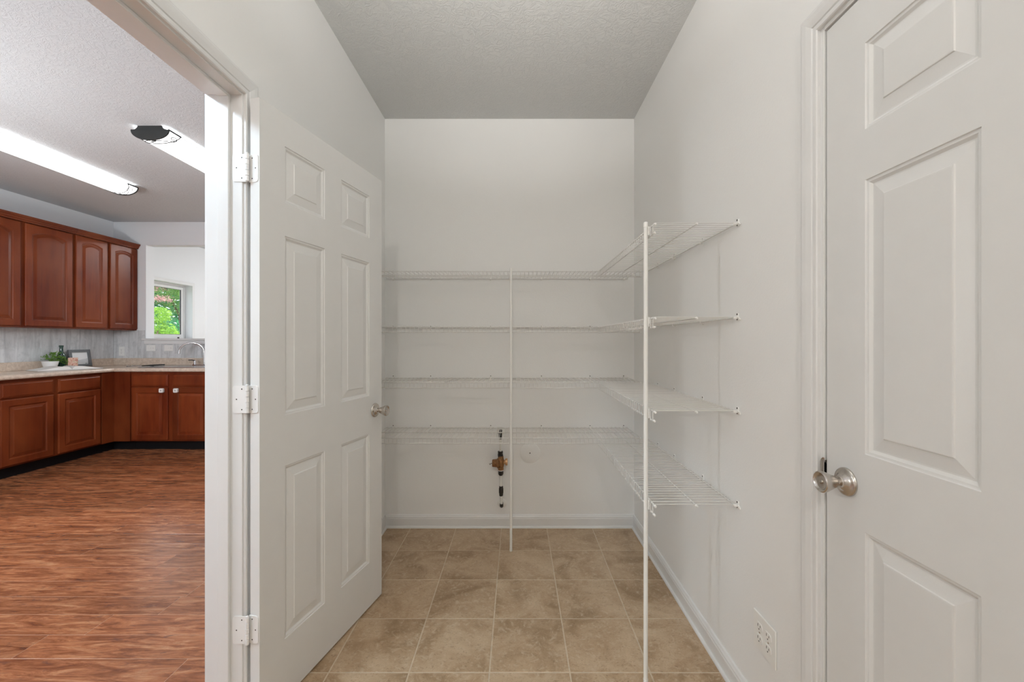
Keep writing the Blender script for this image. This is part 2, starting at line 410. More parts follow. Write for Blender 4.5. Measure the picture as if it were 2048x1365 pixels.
# left doorway: jambs (18 mm) with stops
JY, JY0, JH = 1.335, .62, 2.045
jm = MB()
jm.box(WT-.001, XL+.001, JY, DO1, 0, JH+.018, .001).box(WT-.001, XL+.001, DO0, JY0, 0, JH+.018, .001).box(WT-.001, XL+.001, JY0, JY, JH, JH+.018, .001)
st(jm.build('trim_1', M['trim']), label='white jamb lining of the open doorway')
sp = MB(); s0, s1 = -.959, -.9235
sp.box(s0, s1, JY-.011, JY, 0, JH, .0015).box(s0, s1, JY0, JY0+.011, 0, JH, .0015).box(s0, s1, JY0+.011, JY-.011, JH-.011, JH, .0015)
st(sp.build('trim_2', M['trim']), label='white door stop inside the open doorway')
casing('trim_3', JY0-.005, JY+.005, JH+.005, lambda u, v, h: (XL+h, u, v), label='moulded white casing around the open doorway, pantry side')
casing('trim_4', JY0-.005, JY+.005, JH+.005, lambda u, v, h: (WT-h, u, v))
# right doorway
RJ0, RJ1, RJH = .2345, 1.0585, 2.044
jm = MB()
jm.box(XR-.001, XR+.121, RJ1, RD1, 0, RJH+.018, .001).box(XR-.001, XR+.121, RD0, RJ0, 0, RJH+.018, .001).box(XR-.001, XR+.121, RJ0, RJ1, RJH, RJH+.018, .001)
st(jm.build('trim_5', M['trim']), label='white jamb lining of the closed door')
sp = MB().box(XR+.042, XR+.078, RJ1-.011, RJ1, 0, RJH, .001).box(XR+.042, XR+.078, RJ0, RJ0+.011, 0, RJH, .001).box(XR+.042, XR+.078, RJ0+.011, RJ1-.011, RJH-.011, RJH, .001)
st(sp.build('trim_6', M['trim']))
casing('trim_7', RJ0-.011, RJ1+.0115, RJH+.010, lambda u, v, h: (XR-h, u, v), label='moulded white casing around the closed right door')
# baseboards
BP = [(0, 0), (.013, 0), (.013, .060), (.011, .066), (.0115, .071), (.008, .078), (.006, .084), (.003, .087), (0, .087)]
SP = [(.013, 0), (.022, 0), (.0215, .006), (.019, .011), (.0165, .013), (.013, .0135)]
def base(name, fn, a, b, ca=0, cb=0, shoe=True, **k):
    m = MB()
    for prof in ([BP, SP] if shoe else [BP]):
        n = len(prof); vs = [fn(p, q, a + ca*p) for p, q in prof] + [fn(p, q, b + cb*p) for p, q in prof]
        m.add(vs, [(i, (i+1) % n, n+(i+1) % n, n+i) for i in range(n)] + [tuple(range(n))[::-1], tuple(range(n, 2*n))])
    return st(m.build(name, M['trim']), **k)
base('baseboard_back', lambda t, z, u: (u, YB-t, z), XL, XR, 1, -1, label='white baseboard along the back wall')
base('baseboard_right', lambda t, z, u: (XR-t, u, z), RJ1+.070, YB, 0, -1, label='white baseboard along the right wall')
base('baseboard_left', lambda t, z, u: (XL+t, u, z), JY+.0635, YB, 0, -1, label='white baseboard along the left wall behind the open door')
base('baseboard_left_front', lambda t, z, u: (XL+t, u, z), YF, JY0-.0635)

# ------------------------------------------------------------------ six-panel doors
def six_panel(name, w, h, loc, rz, label, knob_face=1):
    t = .035; d = empty(name, loc, rz, kind='structure', label=label)
    st_ = .1155 if w > .8 else .1055; mu = .1120 if w > .8 else .1000; pw = (w - 2*st_ - mu)/2
    U = [(st_, st_+pw), (st_+pw+mu, w-st_)]; V = [(.207, .808), (.985, 1.607), (1.722, 1.918)]
    us = [0] + [q for p in U for q in p] + [w]; vs = [0] + [q for p in V for q in p] + [h]
    m = MB()
    for i in range(5):
        for j in range(7):
            if i % 2 == 1 and j % 2 == 1: continue
            for y in (0, t): m.add([(us[i], y, vs[j]), (us[i+1], y, vs[j]), (us[i+1], y, vs[j+1]), (us[i], y, vs[j+1])], [(0,1,2,3)])
    # closed rim, and panel-opening edges left to the panels
    m.add([(0,0,0), (w,0,0), (w,t,0), (0,t,0), (0,0,h), (w,0,h), (w,t,h), (0,t,h)], [(0,1,2,3), (4,5,6,7), (0,3,7,4), (1,2,6,5)])
    slab = m.build('slab', M['door'], d, local=True); weld(slab)
    prof = [(0, 0), (.0015, .0025), (.004, .003), (.007, .0032), (.0105, .0060), (.013, .0078), (.016, .0078), (.044, .0030), (.0455, .0008), (.048, .0004)]
    for a, b in U:
        for c, e in V:
            q = MB()
            for sgn, y0 in ((1, 0), (-1, t)):
                q.loops([[(a+i, y0+sgn*dd, c+i), (b-i, y0+sgn*dd, c+i), (b-i, y0+sgn*dd, e-i), (a+i, y0+sgn*dd, e-i)] for i, dd in prof], cap=True)
            q.build('panel', M['door'], d, local=True)
    return d
def knob(parent, x, z, y0, sgn, keyed=False):
    """local to the door; sgn is the outward direction along local y"""
    P0 = (x, y0, z); ax = (0, sgn, 0)
    ros = MB().lathe([(.0335, 0), (.0335, .0025), (.032, .005), (.029, .0065), (.0245, .0075), (.021, .0095), (.0175, .013), (.0135, .0155), (.0125, .019), (.009, .019), (0, .019)], P0, ax, 40).build('rosette', M['nickel'], parent, local=True)
    k = MB().lathe([(.0085, .015), (.0085, .026), (.0125, .0275), (.0145, .031), (.0175, .038), (.0215, .048), (.0245, .055), (.0255, .059), (.0250, .0625), (.0225, .0645), (.0195, .0635), (.0175, .0605), (.0165, .0600), (.0080, .0598), (.0060, .0602), (0, .0602)], P0, ax, 40).build('knob', M['nickel'], parent, local=True)
    MB().lathe([(.0050, .0600), (.0050, .0625), (.0040, .0630), (0, .0630)], P0, ax, 16).build('button', M['nickel'], k, local=True)
    return k
th1 = math.atan2(.974, .228)
d1 = six_panel('door_1', .720, 2.028, (-.829, 1.333, .008), th1, 'white six-panel door standing open against the left wall')
knob(d1, .661, .912, 0, -1); knob(d1, .661, .912, .035, 1)
MB().box(.7195, .7215, .006, .029, .884, .940, .0008).build('latch_plate', M['nickel'], d1, local=True)
# hinges on the open door
def hinge(z):
    cx, cy = -.8665, 1.3295
    m = MB(); zz = [z-.0445 + .0178*k for k in range(6)]
    for a, b in zip(zz[:-1], zz[1:]): m.lathe([(0, a+.0006), (.0048, a+.0006), (.0055, a+.0012), (.0055, b-.0012), (.0048, b-.0006), (0, b-.0006)], (cx, cy, 0), (0,0,1), 14)
    m.lathe([(.004, z+.0445), (.0045, z+.047), (.003, z+.0485), (0, z+.049)], (cx, cy, 0), n=12)
    hg = m.build('hinge', M['hinge'], d1)
    def leaf(p0, dirv, L, nrm):
        p0, dirv, nrm = Vector(p0), Vector(dirv).normalized(), Vector(nrm).normalized()
        hh, r_ = .0445, .009; pts = [(0, -hh)]
        for k in range(5): a = -PI/2 + PI/2*k/4; pts.append((L-r_+r_*math.cos(a), -hh+r_+r_*math.sin(a)))
        for k in range(5): a = PI/2*k/4; pts.append((L-r_+r_*math.cos(a), hh-r_+r_*math.sin(a)))
        pts.append((0, hh))
        fn = lambda u, v, t: p0 + dirv*u + Vector((0, 0, z+v)) + nrm*t
        MB().prism(pts, fn, 0, .0022).build('hinge_leaf', M['hinge'], hg)
        for u, v in ((L*.35, .033), (L*.35, -.033), (L*.72, 0)):
            o_ = fn(u, v, .0022); MB().lathe([(0, 0), (.0022, 0), (.0018, .0005), (0, .0005)], o_, nrm, 10).build('screw', M['dark'], hg)
    leaf((-.8700, JY-.0002, 0), (-1, 0, 0), .046, (0, -1, 0))
    # leaf on the door's hinge edge
    R = Matrix.Rotation(th1, 3, 'Z'); nrm = R @ Vector((-1, 0, 0)); dv = R @ Vector((0, -1, 0)); p = Vector((-.829, 1.333, 0)) + R @ Vector((0, .0385, 0))
    leaf((p.x, p.y, 0), dv, .0345, nrm)
for z in (1.808, 1.062, .318): hinge(z)
d2 = six_panel('door_2', .813, 2.030, (.7885, 1.0535, .008), -PI/2, 'white six-panel door, closed, in the right wall')
knob(d2, .0625, .905, 0, -1, True); knob(d2, .0625, .905, .035, 1)
sm = MB(); 
sm.prism([(0, -.014), (.010, -.032), (.010, .032), (0, .014)][::1], lambda p, q, t: (XR+.012-p*1.6, RJ1-.0006-t, .913+q), 0, .0016)
sm.box(XR-.002, XR+.030, RJ1-.0022, RJ1-.0006, .880, .946)
pts = [(-.0275+.055*k/12) for k in range(13)]
sm.add([(XR-.0015, RJ1+.001-.0030, .925+q) for q in pts] + [(XR-.0035, RJ1+.001+.0135*math.cos(q/.0275*PI/2)**.7, .925+q) for q in pts], [(i, i+1, 14+i, 13+i) for i in range(12)])
sm.build('strike_plate', M['nickel'], bpy.data.objects['trim_5'])
for z in (.32, 1.06, 1.81):
    MB().lathe([(0, -.0445), (.0055, -.0445), (.0055, .0445), (0, .0445)], (XR-.006, .2385, z)).build('hinge', M['hinge'], d2)

# ------------------------------------------------------------------ wire shelves
DEP, LIP = .303, .036
def arc_wire(r=.0015):
    pts = [(.004, 0), (DEP-.008, 0), (DEP-.003, -.0015), (DEP-.0005, -.006), (DEP, -.012), (DEP, -LIP-.003)]
    return MB().tube([(0, p, q) for p, q in pts], r, 5)
def wire_shelf(L, loc, rz, clips, label, group, single, near_bracket=False, far_end_rail=0):
    """local: x along the wall, y away from the wall, z up; deck wires at z=0"""
    s = empty('wire_shelf', loc, rz, label=label, cat='shelf', group=group)
    for nm, y, z, r, x0, x1 in (('rear_rail', .010, -.0042, .0028, 0, L+far_end_rail), ('middle_rail', .150, -.0042, .0028, 0, L),
                                ('front_rail', DEP-.006, -.0050, .0028, 0, L), ('lip_rail', DEP-.0035, -LIP, .0030, 0, L)):
        MB().tube([(x0, y, z), (x1, y, z)], r, 8).build(nm, M['wire'], s, local=True)
        for xe in (x0, x1):
            sg = -1 if xe == x0 else 1
            if nm != 'rear_rail': MB().lathe([(0, 0), (.0044, 0), (.0046, .008), (.0036, .012), (0, .013)], (xe-sg*.007, y, z), (sg, 0, 0), 10).build('end_cap', M['clip'], s, local=True)
    n = int(round((L-.012)/.0254)); xsx = [.006 + (L-.012)*k/n for k in range(n+1)]
    if single:
        me = arc_wire().mesh('wire', M['wire'])
        for x in xsx:
            o = bpy.data.objects.new('wire', me); COL.objects.link(o); o.parent = s; o.location = (x, 0, 0)
    else:
        m = MB()
        for x in xsx:
            q = arc_wire(); m.add([(x+a, b, c) for a, b, c in q.v], q.f, True)
        m.build('deck_wires', M['wire'], s, local=True, kind='stuff')
    for cxx in clips:
        c = MB().box(cxx-.0055, cxx+.0055, -.0005, .0045, -.016, .017, .0018).box(cxx-.0045, cxx+.0045, .0035, .0145, -.011, -.0075, .001).box(cxx-.0045, cxx+.0045, .0125, .0155, -.011, .001, .001).build('wall_clip', M['clip'], s, local=True)
        MB().lathe([(0, 0), (.0032, 0), (.0026, .0012), (0, .0014)], (cxx, .0042, .0105), (0, 1, 0), 10).build('screw', M['dark'], c, local=True)
    if near_bracket is not False:
        x = near_bracket
        c = MB().box(x-.008, x+.006, -.0005, .0055, -.011, .013, .002).box(x-.006, x+.005, .005, .018, -.008, .001, .002)
        c.tube([(x-.004, .005, -.001), (x-.011, .005, -.001), (x-.016, .004, -.004), (x-.0175, .003, -.010)], .0026, 8)
        c = c.build('end_bracket', M['clip'], s, local=True)
        MB().lathe([(0, 0), (.0036, 0), (.0030, .0012), (0, .0014)], (x-.002, .0053, .0095), (0, 1, 0), 10).build('screw', M['dark'], c, local=True)
        MB().lathe([(0, 0), (.0036, 0), (.0030, .0012), (0, .0014)], (x-.002, .0053, -.0080), (0, 1, 0), 10).build('screw', M['dark'], c, local=True)
    return s
LV = [1.672, 1.338, 1.005, .672]
NM = ['topmost', 'second from the top', 'third from the top', 'lowest']
ends_r = [1.667, 1.332, .999, .668]
for i, z in enumerate(LV):
    # back wall: local x runs to world -x (rotation pi) so that local y points to the camera
    Lb = .741 + .876
    wire_shelf(Lb, (.741, YB, z), PI, [.741-q for q in (.715, .49, .164, -.176, -.578, -.83)],
               'long white wire shelf on the back wall, %s of four' % NM[i], 'wire shelves on the back wall', False)
    # right wall: local x -> world +y when rz=pi/2, local y -> world -x
    wire_shelf(2.455-1.466, (XR, 1.466, z-.003), PI/2, [.279, .594, .834],
               'short white wire shelf on the right wall, %s of four' % NM[i], 'wire shelves on the right wall', True, near_bracket=.004, far_end_rail=.015)
def pole(x, y, label, dx, dy):
    p = empty('shelf_pole', (x, y, 0), label=label, cat='pole', group='shelf support poles')
    MB().lathe([(0, .001), (.0078, .001), (.0078, 1.670), (0, 1.670)], (x, y, 0), n=20).build('tube', M['clip'], p)
    MB().lathe([(.0078, 1.664), (.0088, 1.665), (.0088, 1.678), (.0075, 1.683), (.004, 1.685), (0, 1.6855)], (x, y, 0), n=20).build('cap', M['clip'], p)
    MB().lathe([(0, 0), (.0088, 0), (.0088, .016), (.0078, .0165)], (x, y, 0), n=20).build('foot_cap', M['clip'], p)
    for z in LV:
        c = MB()
        zc = z-.003
        if dx: c.box(x+.0072, x+.013, y-.006, y+.006, zc-.034, zc-.002, .0015).box(x+.004, x+.0165, y+.006, y+.0085, zc-.036, zc+.003, .001)
        else: c.box(x-.006, x+.006, y+.0072, y+.012, zc-.034, zc-.002, .0015)
        c.build('shelf_clip', M['clip'], p)
pole(-.036, 2.463, 'thin white floor-to-shelf pole in front of the back wall shelves', 0, 1)
pole(.470, 1.512, 'white vertical pole holding the front ends of the right wall shelves', 1, 0)

# ------------------------------------------------------------------ pressure valve and pipe on the back wall
vy = 2.715
v = empty('pressure_valve', (-.105, vy, .13), label='brown brass pressure regulator with dark fittings on a white vertical pipe', cat='valve')
def vx(px): return (px-1034)/828*vy
def vz(py): return 1.25 - (py-682)/828*vy
xc = vx(1001)
pp = MB().tube([(xc-.001, vy, vz(877)), (xc, vy, vz(904))], .0075, 14); pp.build('upper_pipe', M['pvc'], v)
el = MB().tube([(xc-.001, YB, vz(866)), (xc-.001, vy+.022, vz(866)), (xc-.001, vy+.008, vz(867)), (xc-.001, vy, vz(872)), (xc-.001, vy, vz(878))], [.0095, .0095, .0105, .0105, .0100], 14); el.build('upper_elbow', M['blackpipe'], v)
es = MB().lathe([(.012, 0), (.026, .0005), (.027, .002), (.024, .005), (.014, .008), (.011, .008)], (xc-.001, YB, vz(866)), (0, -1, 0), 28); es.build('escutcheon', M['clip'], v)
b = MB().lathe([(0, vz(913)-.0), (.018, vz(913)), (.018, vz(908)), (.0145, vz(907)), (.0175, vz(906)), (.0175, vz(902.5)), (0, vz(902.5))], (xc-.001, vy, 0), n=6, smooth=False)
b.build('union_nut', M['blackpipe'], v)
bd = MB().lathe([(0, vz(941)), (.0175, vz(941)), (.019, vz(938)), (.018, vz(935)), (.0225, vz(930)), (.023, vz(922)), (.0185, vz(916)), (.017, vz(912)), (0, vz(912))], (xc+.002, vy, 0), n=24)
bd.build('valve_body', M['brass'], v)
dm = MB().lathe([(0, -.072), (.022, -.072), (.0245, -.068), (.0265, -.045), (.028, -.040), (.0325, -.038), (.0335, -.030), (.0305, -.028), (.026, -.020), (.018, -.006), (0, 0)], (xc+.018, vy, vz(926.5)), (1, 0, 0), 28)
dm.build('spring_dome', M['brass'], v)
MB().tube([(xc-.054, vy, vz(927)), (xc-.064, vy, vz(927)), (xc-.068, vy, vz(930)), (xc-.073, vy, vz(927))], .0022, 6).build('adjusting_screw', M['dark'], v)
MB().lathe([(0, 0), (.012, 0), (.013, .012), (.0165, .014), (.0215, .016), (.0225, .026), (.0215, .030), (0, .031)], (xc+.016, vy, vz(924)), (1, 0, 0), 20).build('side_cap', M['brass2'], v)
MB().lathe([(.0165, vz(941.5)), (.0185, vz(941)), (.0185, vz(940)), (.0165, vz(939.6))], (xc+.002, vy, 0)).build('seal_ring', M['clip'], v)
MB().lathe([(0, vz(951.5)), (.010, vz(951)), (.0165, vz(948)), (.0175, vz(944.5)), (.0165, vz(941.5)), (0, vz(941.5))], (xc+.002, vy, 0)).build('lower_fitting', M['blackpipe'], v)
MB().tube([(xc+.002, vy, vz(951)), (xc+.0035, vy, vz(973))], .0085, 14).build('middle_pipe', M['pvc'], v)
MB().lathe([(0, vz(992)), (.010, vz(992)), (.013, vz(990)), (.012, vz(988)), (.0145, vz(986)), (.0145, vz(977)), (.0125, vz(975.5)), (.013, vz(973)), (.011, vz(972.5)), (0, vz(972.5))], (xc+.004, vy, 0)).build('coupling', M['blackpipe'], v)
MB().tube([(xc+.0045, vy, vz(991)), (xc+.006, vy, vz(1008))], .0085, 14).build('lower_pipe', M['pvc'], v)
MB().tube([(xc+.0065, vy, vz(1007.5)), (xc+.0065, vy+.001, vz(1011)), (xc+.0065, vy+.010, vz(1013.5)), (xc+.0065, vy+.030, vz(1013)), (xc+.0065, YB, vz(1013)+.003)], [.0115, .012, .0115, .0095, .0095], 14).build('lower_elbow', M['blackpipe'], v)
MB().lathe([(.010, 0), (.029, .0005), (.031, .002), (.027, .005), (.014, .009), (.010, .009)], (xc+.009, YB, .162), (0, -1, 0), 28).build('escutcheon', M['clip'], v)

cv = empty('round_cover_plate', (.0875, YB, .497), label='flat round white cover plate with centre screw on the back wall', cat='cover plate')
MB().lathe([(.068, 0), (.068, .003), (.066, .0045), (.02, .0052), (0, .0052)], (.0875, YB, .497), (0, -1, 0), 48).build('disc', M['wall'], cv)
MB().lathe([(.0045, .005), (.004, .0065), (0, .007)], (.0870, YB, .498), (0, -1, 0), 12).build('screw', M['dark'], cv)

# ------------------------------------------------------------------ outlets
def outlet(loc, rz, w, h, kinds, label, horizontal=False):
    """local: x along wall, y out of wall (toward -y), z up"""
    o = empty('outlet_plate', loc, rz, label=label, cat='outlet')
    MB().box(-w/2, w/2, -.0055, 0, -h/2, h/2, .0022).build('plate', M['outlet'], o, local=True)
    for cx_, kind in kinds:
        if kind == 'duplex':
            for zc in (.0195, -.0195):
                pts = [(cx_+.0165*math.cos(a), zc+max(-.0125, min(.0125, .0165*math.sin(a)))) for a in [2*PI*k/24 for k in range(24)]]
                f = MB().prism(pts, lambda p, q, t: (p, t, q), -.0075, -.004).build('socket', M['outlet'], o, local=True)
                for sx, hh in ((-.0062, .0042), (.0062, .0034)): MB().box(cx_+sx-.001, cx_+sx+.001, -.0079, -.007, zc-hh+.003, zc+hh+.003).build('slot', M['dark'], f, local=True)
                MB().lathe([(0, 0), (.0022, 0), (.0022, .0006), (0, .0006)], (cx_, -.0074, zc-.0075), (0, -1, 0), 10).build('slot', M['dark'], f, local=True)
            MB().lathe([(0, 0), (.003, 0), (.0024, .001), (0, .0012)], (cx_, -.0055, 0), (0, -1, 0), 10).build('screw', M['nickel'], o, local=True)
        elif kind == 'switch':
            if horizontal: MB().box(cx_-.012, cx_+.012, -.0085, -.004, -.005, .005, .001).box(cx_-.004, cx_+.006, -.016, -.008, -.004, .004, .001).build('toggle', M['outlet'], o, local=True)
            else: MB().box(cx_-.005, cx_+.005, -.0085, -.004, -.012, .012, .001).box(cx_-.004, cx_+.004, -.016, -.008, -.002, .007, .001).build('toggle', M['outlet'], o, local=True)
            MB().lathe([(0, 0), (.003, 0), (0, .0012)], (cx_+(.03 if horizontal else 0), -.0055, 0 if horizontal else .03), (0, -1, 0), 10).build('screw', M['dark'], o, local=True)
    return o
outlet((XR, 1.309, .311), -PI/2, .118, .118, [(-.023, 'duplex'), (.023, 'duplex')], 'white two-gang outlet plate low on the right wall near the closed door')
outlet((-5.050, KY-.008, 1.119), 0, .072, .116, [(0, 'duplex')], 'upright white outlet plate on the kitchen backsplash near the corner')
outlet((-4.676, KY-.008, 1.160), 0, .116, .078, [(0, 'switch')], 'sideways white switch plate under the sill, left one', True)
outlet((-4.449, KY-.008, 1.160), 0, .116, .078, [(0, 'switch')], 'sideways white switch plate under the sill, right one by the faucet', True)

# ------------------------------------------------------------------ kitchen cabinets
def ident(u, n, z): return (u, n, z)
def face_fn(kind, a):
    """kind 'L': left run, plane x=a facing +x, u along y.  kind 'S': sink run, plane y=a facing -y, u along x"""
    return (lambda u, n, z: (a+n, u, z)) if kind == 'L' else (lambda u, n, z: (u, a-n, z))
def cab_door(fn, u0, u1, z0, z1, parent, arch=0, name='door'):
    K = 12; fw = .064
    def contour(ins, ar):
        a, b, c, d = u0+ins, u1-ins, z0+ins, z1-ins
        L = [(a, c), (b, c)]
        for k in range(K+1):
            t = 1-k/K; L.append((a+(b-a)*t, d - ar*(2*t-1)**2))
        return L
    def ring(ins, n, ar): return [fn(u, n, z) for u, z in contour(ins, ar)]
    ar = arch
    d = MB().loops([ring(.001, -.019, 0), ring(0, -.015, 0), ring(0, -.004, 0), ring(.003, -.0012, 0), ring(.006, 0, 0), ring(fw-.008, 0, ar), ring(fw-.004, -.0015, ar), ring(fw, -.007, ar)])
    d.loops([ring(.001, -.019, 0)]*1 + [ring(.02, -.019, 0)], cap=True)
    dd = d.build(name, M['cherry'], parent)
    p = MB().loops([ring(fw, -.007, ar), ring(fw+.004, -.0085, ar), ring(fw+.008, -.0085, ar), ring(fw+.030, -.0035, ar*.92), ring(fw+.033, -.0015, ar*.9), ring(fw+.036, -.0012, ar*.9)], cap=True)
    p.build('panel', M['cherry'], dd)
    return dd
def drawer(fn, u0, u1, z0, z1, parent):
    R = lambda i, n: [fn(u0+i, n, z0+i), fn(u1-i, n, z0+i), fn(u1-i, n, z1-i), fn(u0+i, n, z1-i)]
    return MB().loops([R(0, -.019), R(0, -.007), R(.004, -.004), R(.010, -.0035), R(.016, 0), R(.02, 0)], cap=True).build('drawer', M['cherry'], parent)
def frame_box(fn, u0, u1, z0, z1, depth, parent, openings, n0=-.019, name='carcass'):
    """face frame with openings (front) and a closed body behind"""
    m = MB()
    us = sorted(set([u0, u1] + [q for o_ in openings for q in o_[:2]])); zs = sorted(set([z0, z1] + [q for o_ in openings for q in o_[2:]]))
    A = [fn(u0, n0, z0), fn(u1, n0, z0), fn(u1, n0, z1), fn(u0, n0, z1), fn(u0, n0-depth, z0), fn(u1, n0-depth, z0), fn(u1, n0-depth, z1), fn(u0, n0-depth, z1)]
    m.add(A, [(0,1,2,3), (4,5,6,7), (0,1,5,4), (3,2,6,7), (0,3,7,4), (1,2,6,5)])
    return m.build(name, M['cherry'], parent)
def base_cab(kind, a, u0, u1, doors, label, knobs=(), depth=.56, toe=True):
    fn = face_fn(kind, a); p0 = fn((u0+u1)/2, -.3, 0)
    c = empty('base_cabinet', p0, label=label, cat='cabinet', group='base cabinets')
    frame_box(fn, u0, u1, .105, .899, depth, c, [])
    for i, (x0, x1) in enumerate(doors):
        drawer(fn, x0, x1, .734, .868, c); dr = cab_door(fn, x0, x1, .120, .718, c)
        if knobs:
            ku = knobs[i]; kz = .688
            # square white child-safety knob cover
            k = MB(); R = lambda i_, n: [fn(ku+i_*cx_-(0), n, kz+i_*cz_) for cx_, cz_ in ((-1,-.7), (-.7,-1), (.7,-1), (1,-.7), (1,.7), (.7,1), (-.7,1), (-1,.7))]
            k.loops([R(.018, .0), R(.024, .006), R(.025, .024), R(.021, .030), R(.009, .030), R(.008, .027)], cap=True, smooth=False)
            k = k.build('knob_cover', M['clip'], dr)
            MB().lathe([(0, .0), (.007, 0), (.007, .0015), (0, .002)], fn(ku, .0272, kz), (1, 0, 0) if kind == 'L' else (0, -1, 0), 12).build('button', plain('grey button', (.25, .25, .25), .5), k)
    A = fn(u0, -.075, 0); B = fn(u1, -.075-.02, .1045)
    x0, x1 = sorted((A[0], B[0])); y0, y1 = sorted((A[1], B[1]))
    MB().box(x0, x1, y0, y1, 0, .1045).build('toe_kick', M['black'], c)
    return c
FL, FS = -4.585, 4.710
base_cab('L', FL, 3.650, 4.575, [(3.679, 4.100), (4.144, 4.563)], 'cherry base cabinet with two doors under the open book, no knobs')
base_cab('L', FL, 2.16, 3.03, [(2.185, 2.580), (2.61, 3.005)], 'cherry base cabinet left of the dishwasher')
base_cab('S', FS, -4.405, -3.480, [(-4.389, -3.976), (-3.922, -3.509)], 'cherry sink cabinet with white square knob covers', knobs=(-4.030, -3.868))
base_cab('S', FS, -3.475, -2.60, [(-3.455, -3.06), (-3.02, -2.625)], 'cherry base cabinet right of the sink')
cc = empty('base_cabinet', (-4.9, 5.0, 0), label='plain cherry corner cabinet between the two runs', cat='cabinet', group='base cabinets')
MB().box(KX+.02, FL-.019, 4.577, KY-.02, .105, .899).box(FL-.019, -4.407, FS+.019, KY-.02, .105, .899).build('carcass', M['cherry'], cc)
MB().box(FL-.019, FL-.003, 4.577, FS+.019, .106, .898, .001).build('filler_strip', M['cherry'], cc)
MB().box(FL-.0025, -4.407, FS+.003, FS+.019, .106, .898, .001).build('filler_strip', M['cherry'], cc)
MB().box(FL-.095, FL-.075, 4.577, FS+.095, 0, .1045).box(FL-.075, -4.407, FS+.075, FS+.095, 0, .1045).build('toe_kick', M['black'], cc)
dw = empty('dishwasher', (-4.88, 3.34, 0), label='black dishwasher left of the base cabinet, at the photo edge', cat='dishwasher')
MB().box(-5.15, FL-.03, 3.035, 3.645, .10, .895).build('body', M['black'], dw)
MB().box(FL-.03, FL-.004, 3.045, 3.6425, .13, .76, .004).build('door', M['black'], dw)
MB().box(FL-.03, FL-.002, 3.045, 3.6425, .765, .89, .004).build('control_panel', M['black'], dw)
MB().tube([(FL-.01, 3.12, .80), (FL+.03, 3.12, .80), (FL+.03, 3.57, .80), (FL-.01, 3.57, .80)], .009, 8).build('handle', M['steel'], dw)
MB().box(-5.10, -4.66, 3.05, 3.64, 0, .1).build('toe_panel', M['black'], dw)

# countertop: L-shaped slab with rolled edge plus backsplash lip
ct = empty('countertop', (-4.87, 4.99, .90), label='beige laminate L-shaped countertop with rolled front edge', cat='countertop')
CX, CY, CT, CB = -4.556, 4.682, .943, .901
prof = [(0, CB), (.0, CB)]
edge = [(-.030, CB), (-.008, CB), (-.002, CB+.005), (0, CB+.013), (0, CT-.016), (-.004, CT-.007), (-.012, CT-.001), (-.024, CT)]
m = MB()
Lr = [(-5.160, 2.16), (-2.60, 5.294)]
loopsA = []
for e, z in edge: loopsA.append([(CX+e, 2.16, z), (CX+e, CY-e, z), (-2.60, CY-e, z)])
m.loops(loopsA, closed=False, smooth=True)
t = [(CX-.024, 2.16, CT), (CX-.024, CY+.024, CT), (-2.60, CY+.024, CT), (-2.60, 5.294, CT), (-5.160, 5.294, CT), (-5.160, 2.16, CT)]
bt = [(CX-.030, 2.16, CB), (CX-.030, CY+.030, CB), (-2.60, CY+.030, CB), (-2.60, 5.294, CB), (-5.160, 5.294, CB), (-5.160, 2.16, CB)]
def Lface(p, z):
    return [[p[0], p[1], p[4], p[5]], [p[1], p[2], p[3], p[4]]]
for p in (t, bt):
    for q in Lface(p, 0): m.add(q, [(0, 1, 2, 3)])
m.add([t[5], t[0], bt[0], bt[5]], [(0,1,2,3)]); m.add([t[2], t[3], bt[3], bt[2]], [(0,1,2,3)])
m.add([t[3], t[4], bt[4], bt[3]], [(0,1,2,3)]); m.add([t[4], t[5], bt[5], bt[4]], [(0,1,2,3)])
for e in (0, 2): m.add([l[e] for l in loopsA], [tuple(range(len(loopsA)))])
top = m.build('top', M['counter'], ct)
MB().box(-5.164, -5.145, 2.16, 5.294, CT, 1.032, .003).build('splash_lip', M['counter'], ct)
MB().box(-5.145, -2.60, 5.277, 5.297, CT, 1.032, .003).build('splash_lip', M['counter'], ct)

# backsplash boards: vertical strips as pieces
bs = st(MB().box(KX, KX+.002, 2.16, KY, 1.0, 1.386).box(KX, -4.755, KY-.002, KY, 1.0, 1.386).box(-4.755, -2.6, KY-.002, KY, 1.0, 1.212).build('trim_backsplash', plain('grey joint', (.42, .42, .43), .6)), label='grey streaked backsplash between counter and upper cabinets')
y = KY-.008; bw = .1016
while y > 2.2:
    MB().box(KX+.002, KX+.007, max(2.16, y-bw+.0006), y-.0006, 1.0, 1.386, .0005).build('strip', M['splash'], bs); y -= bw
x = KX+.008
while x < -2.62:
    x1 = min(x+bw, -2.6); zt = 1.386 if x1 < -4.75 else 1.212
    MB().box(x+.0006, x1-.0006, KY-.007, KY-.002, 1.0, zt, .0005).build('strip', M['splash'], bs); x += bw

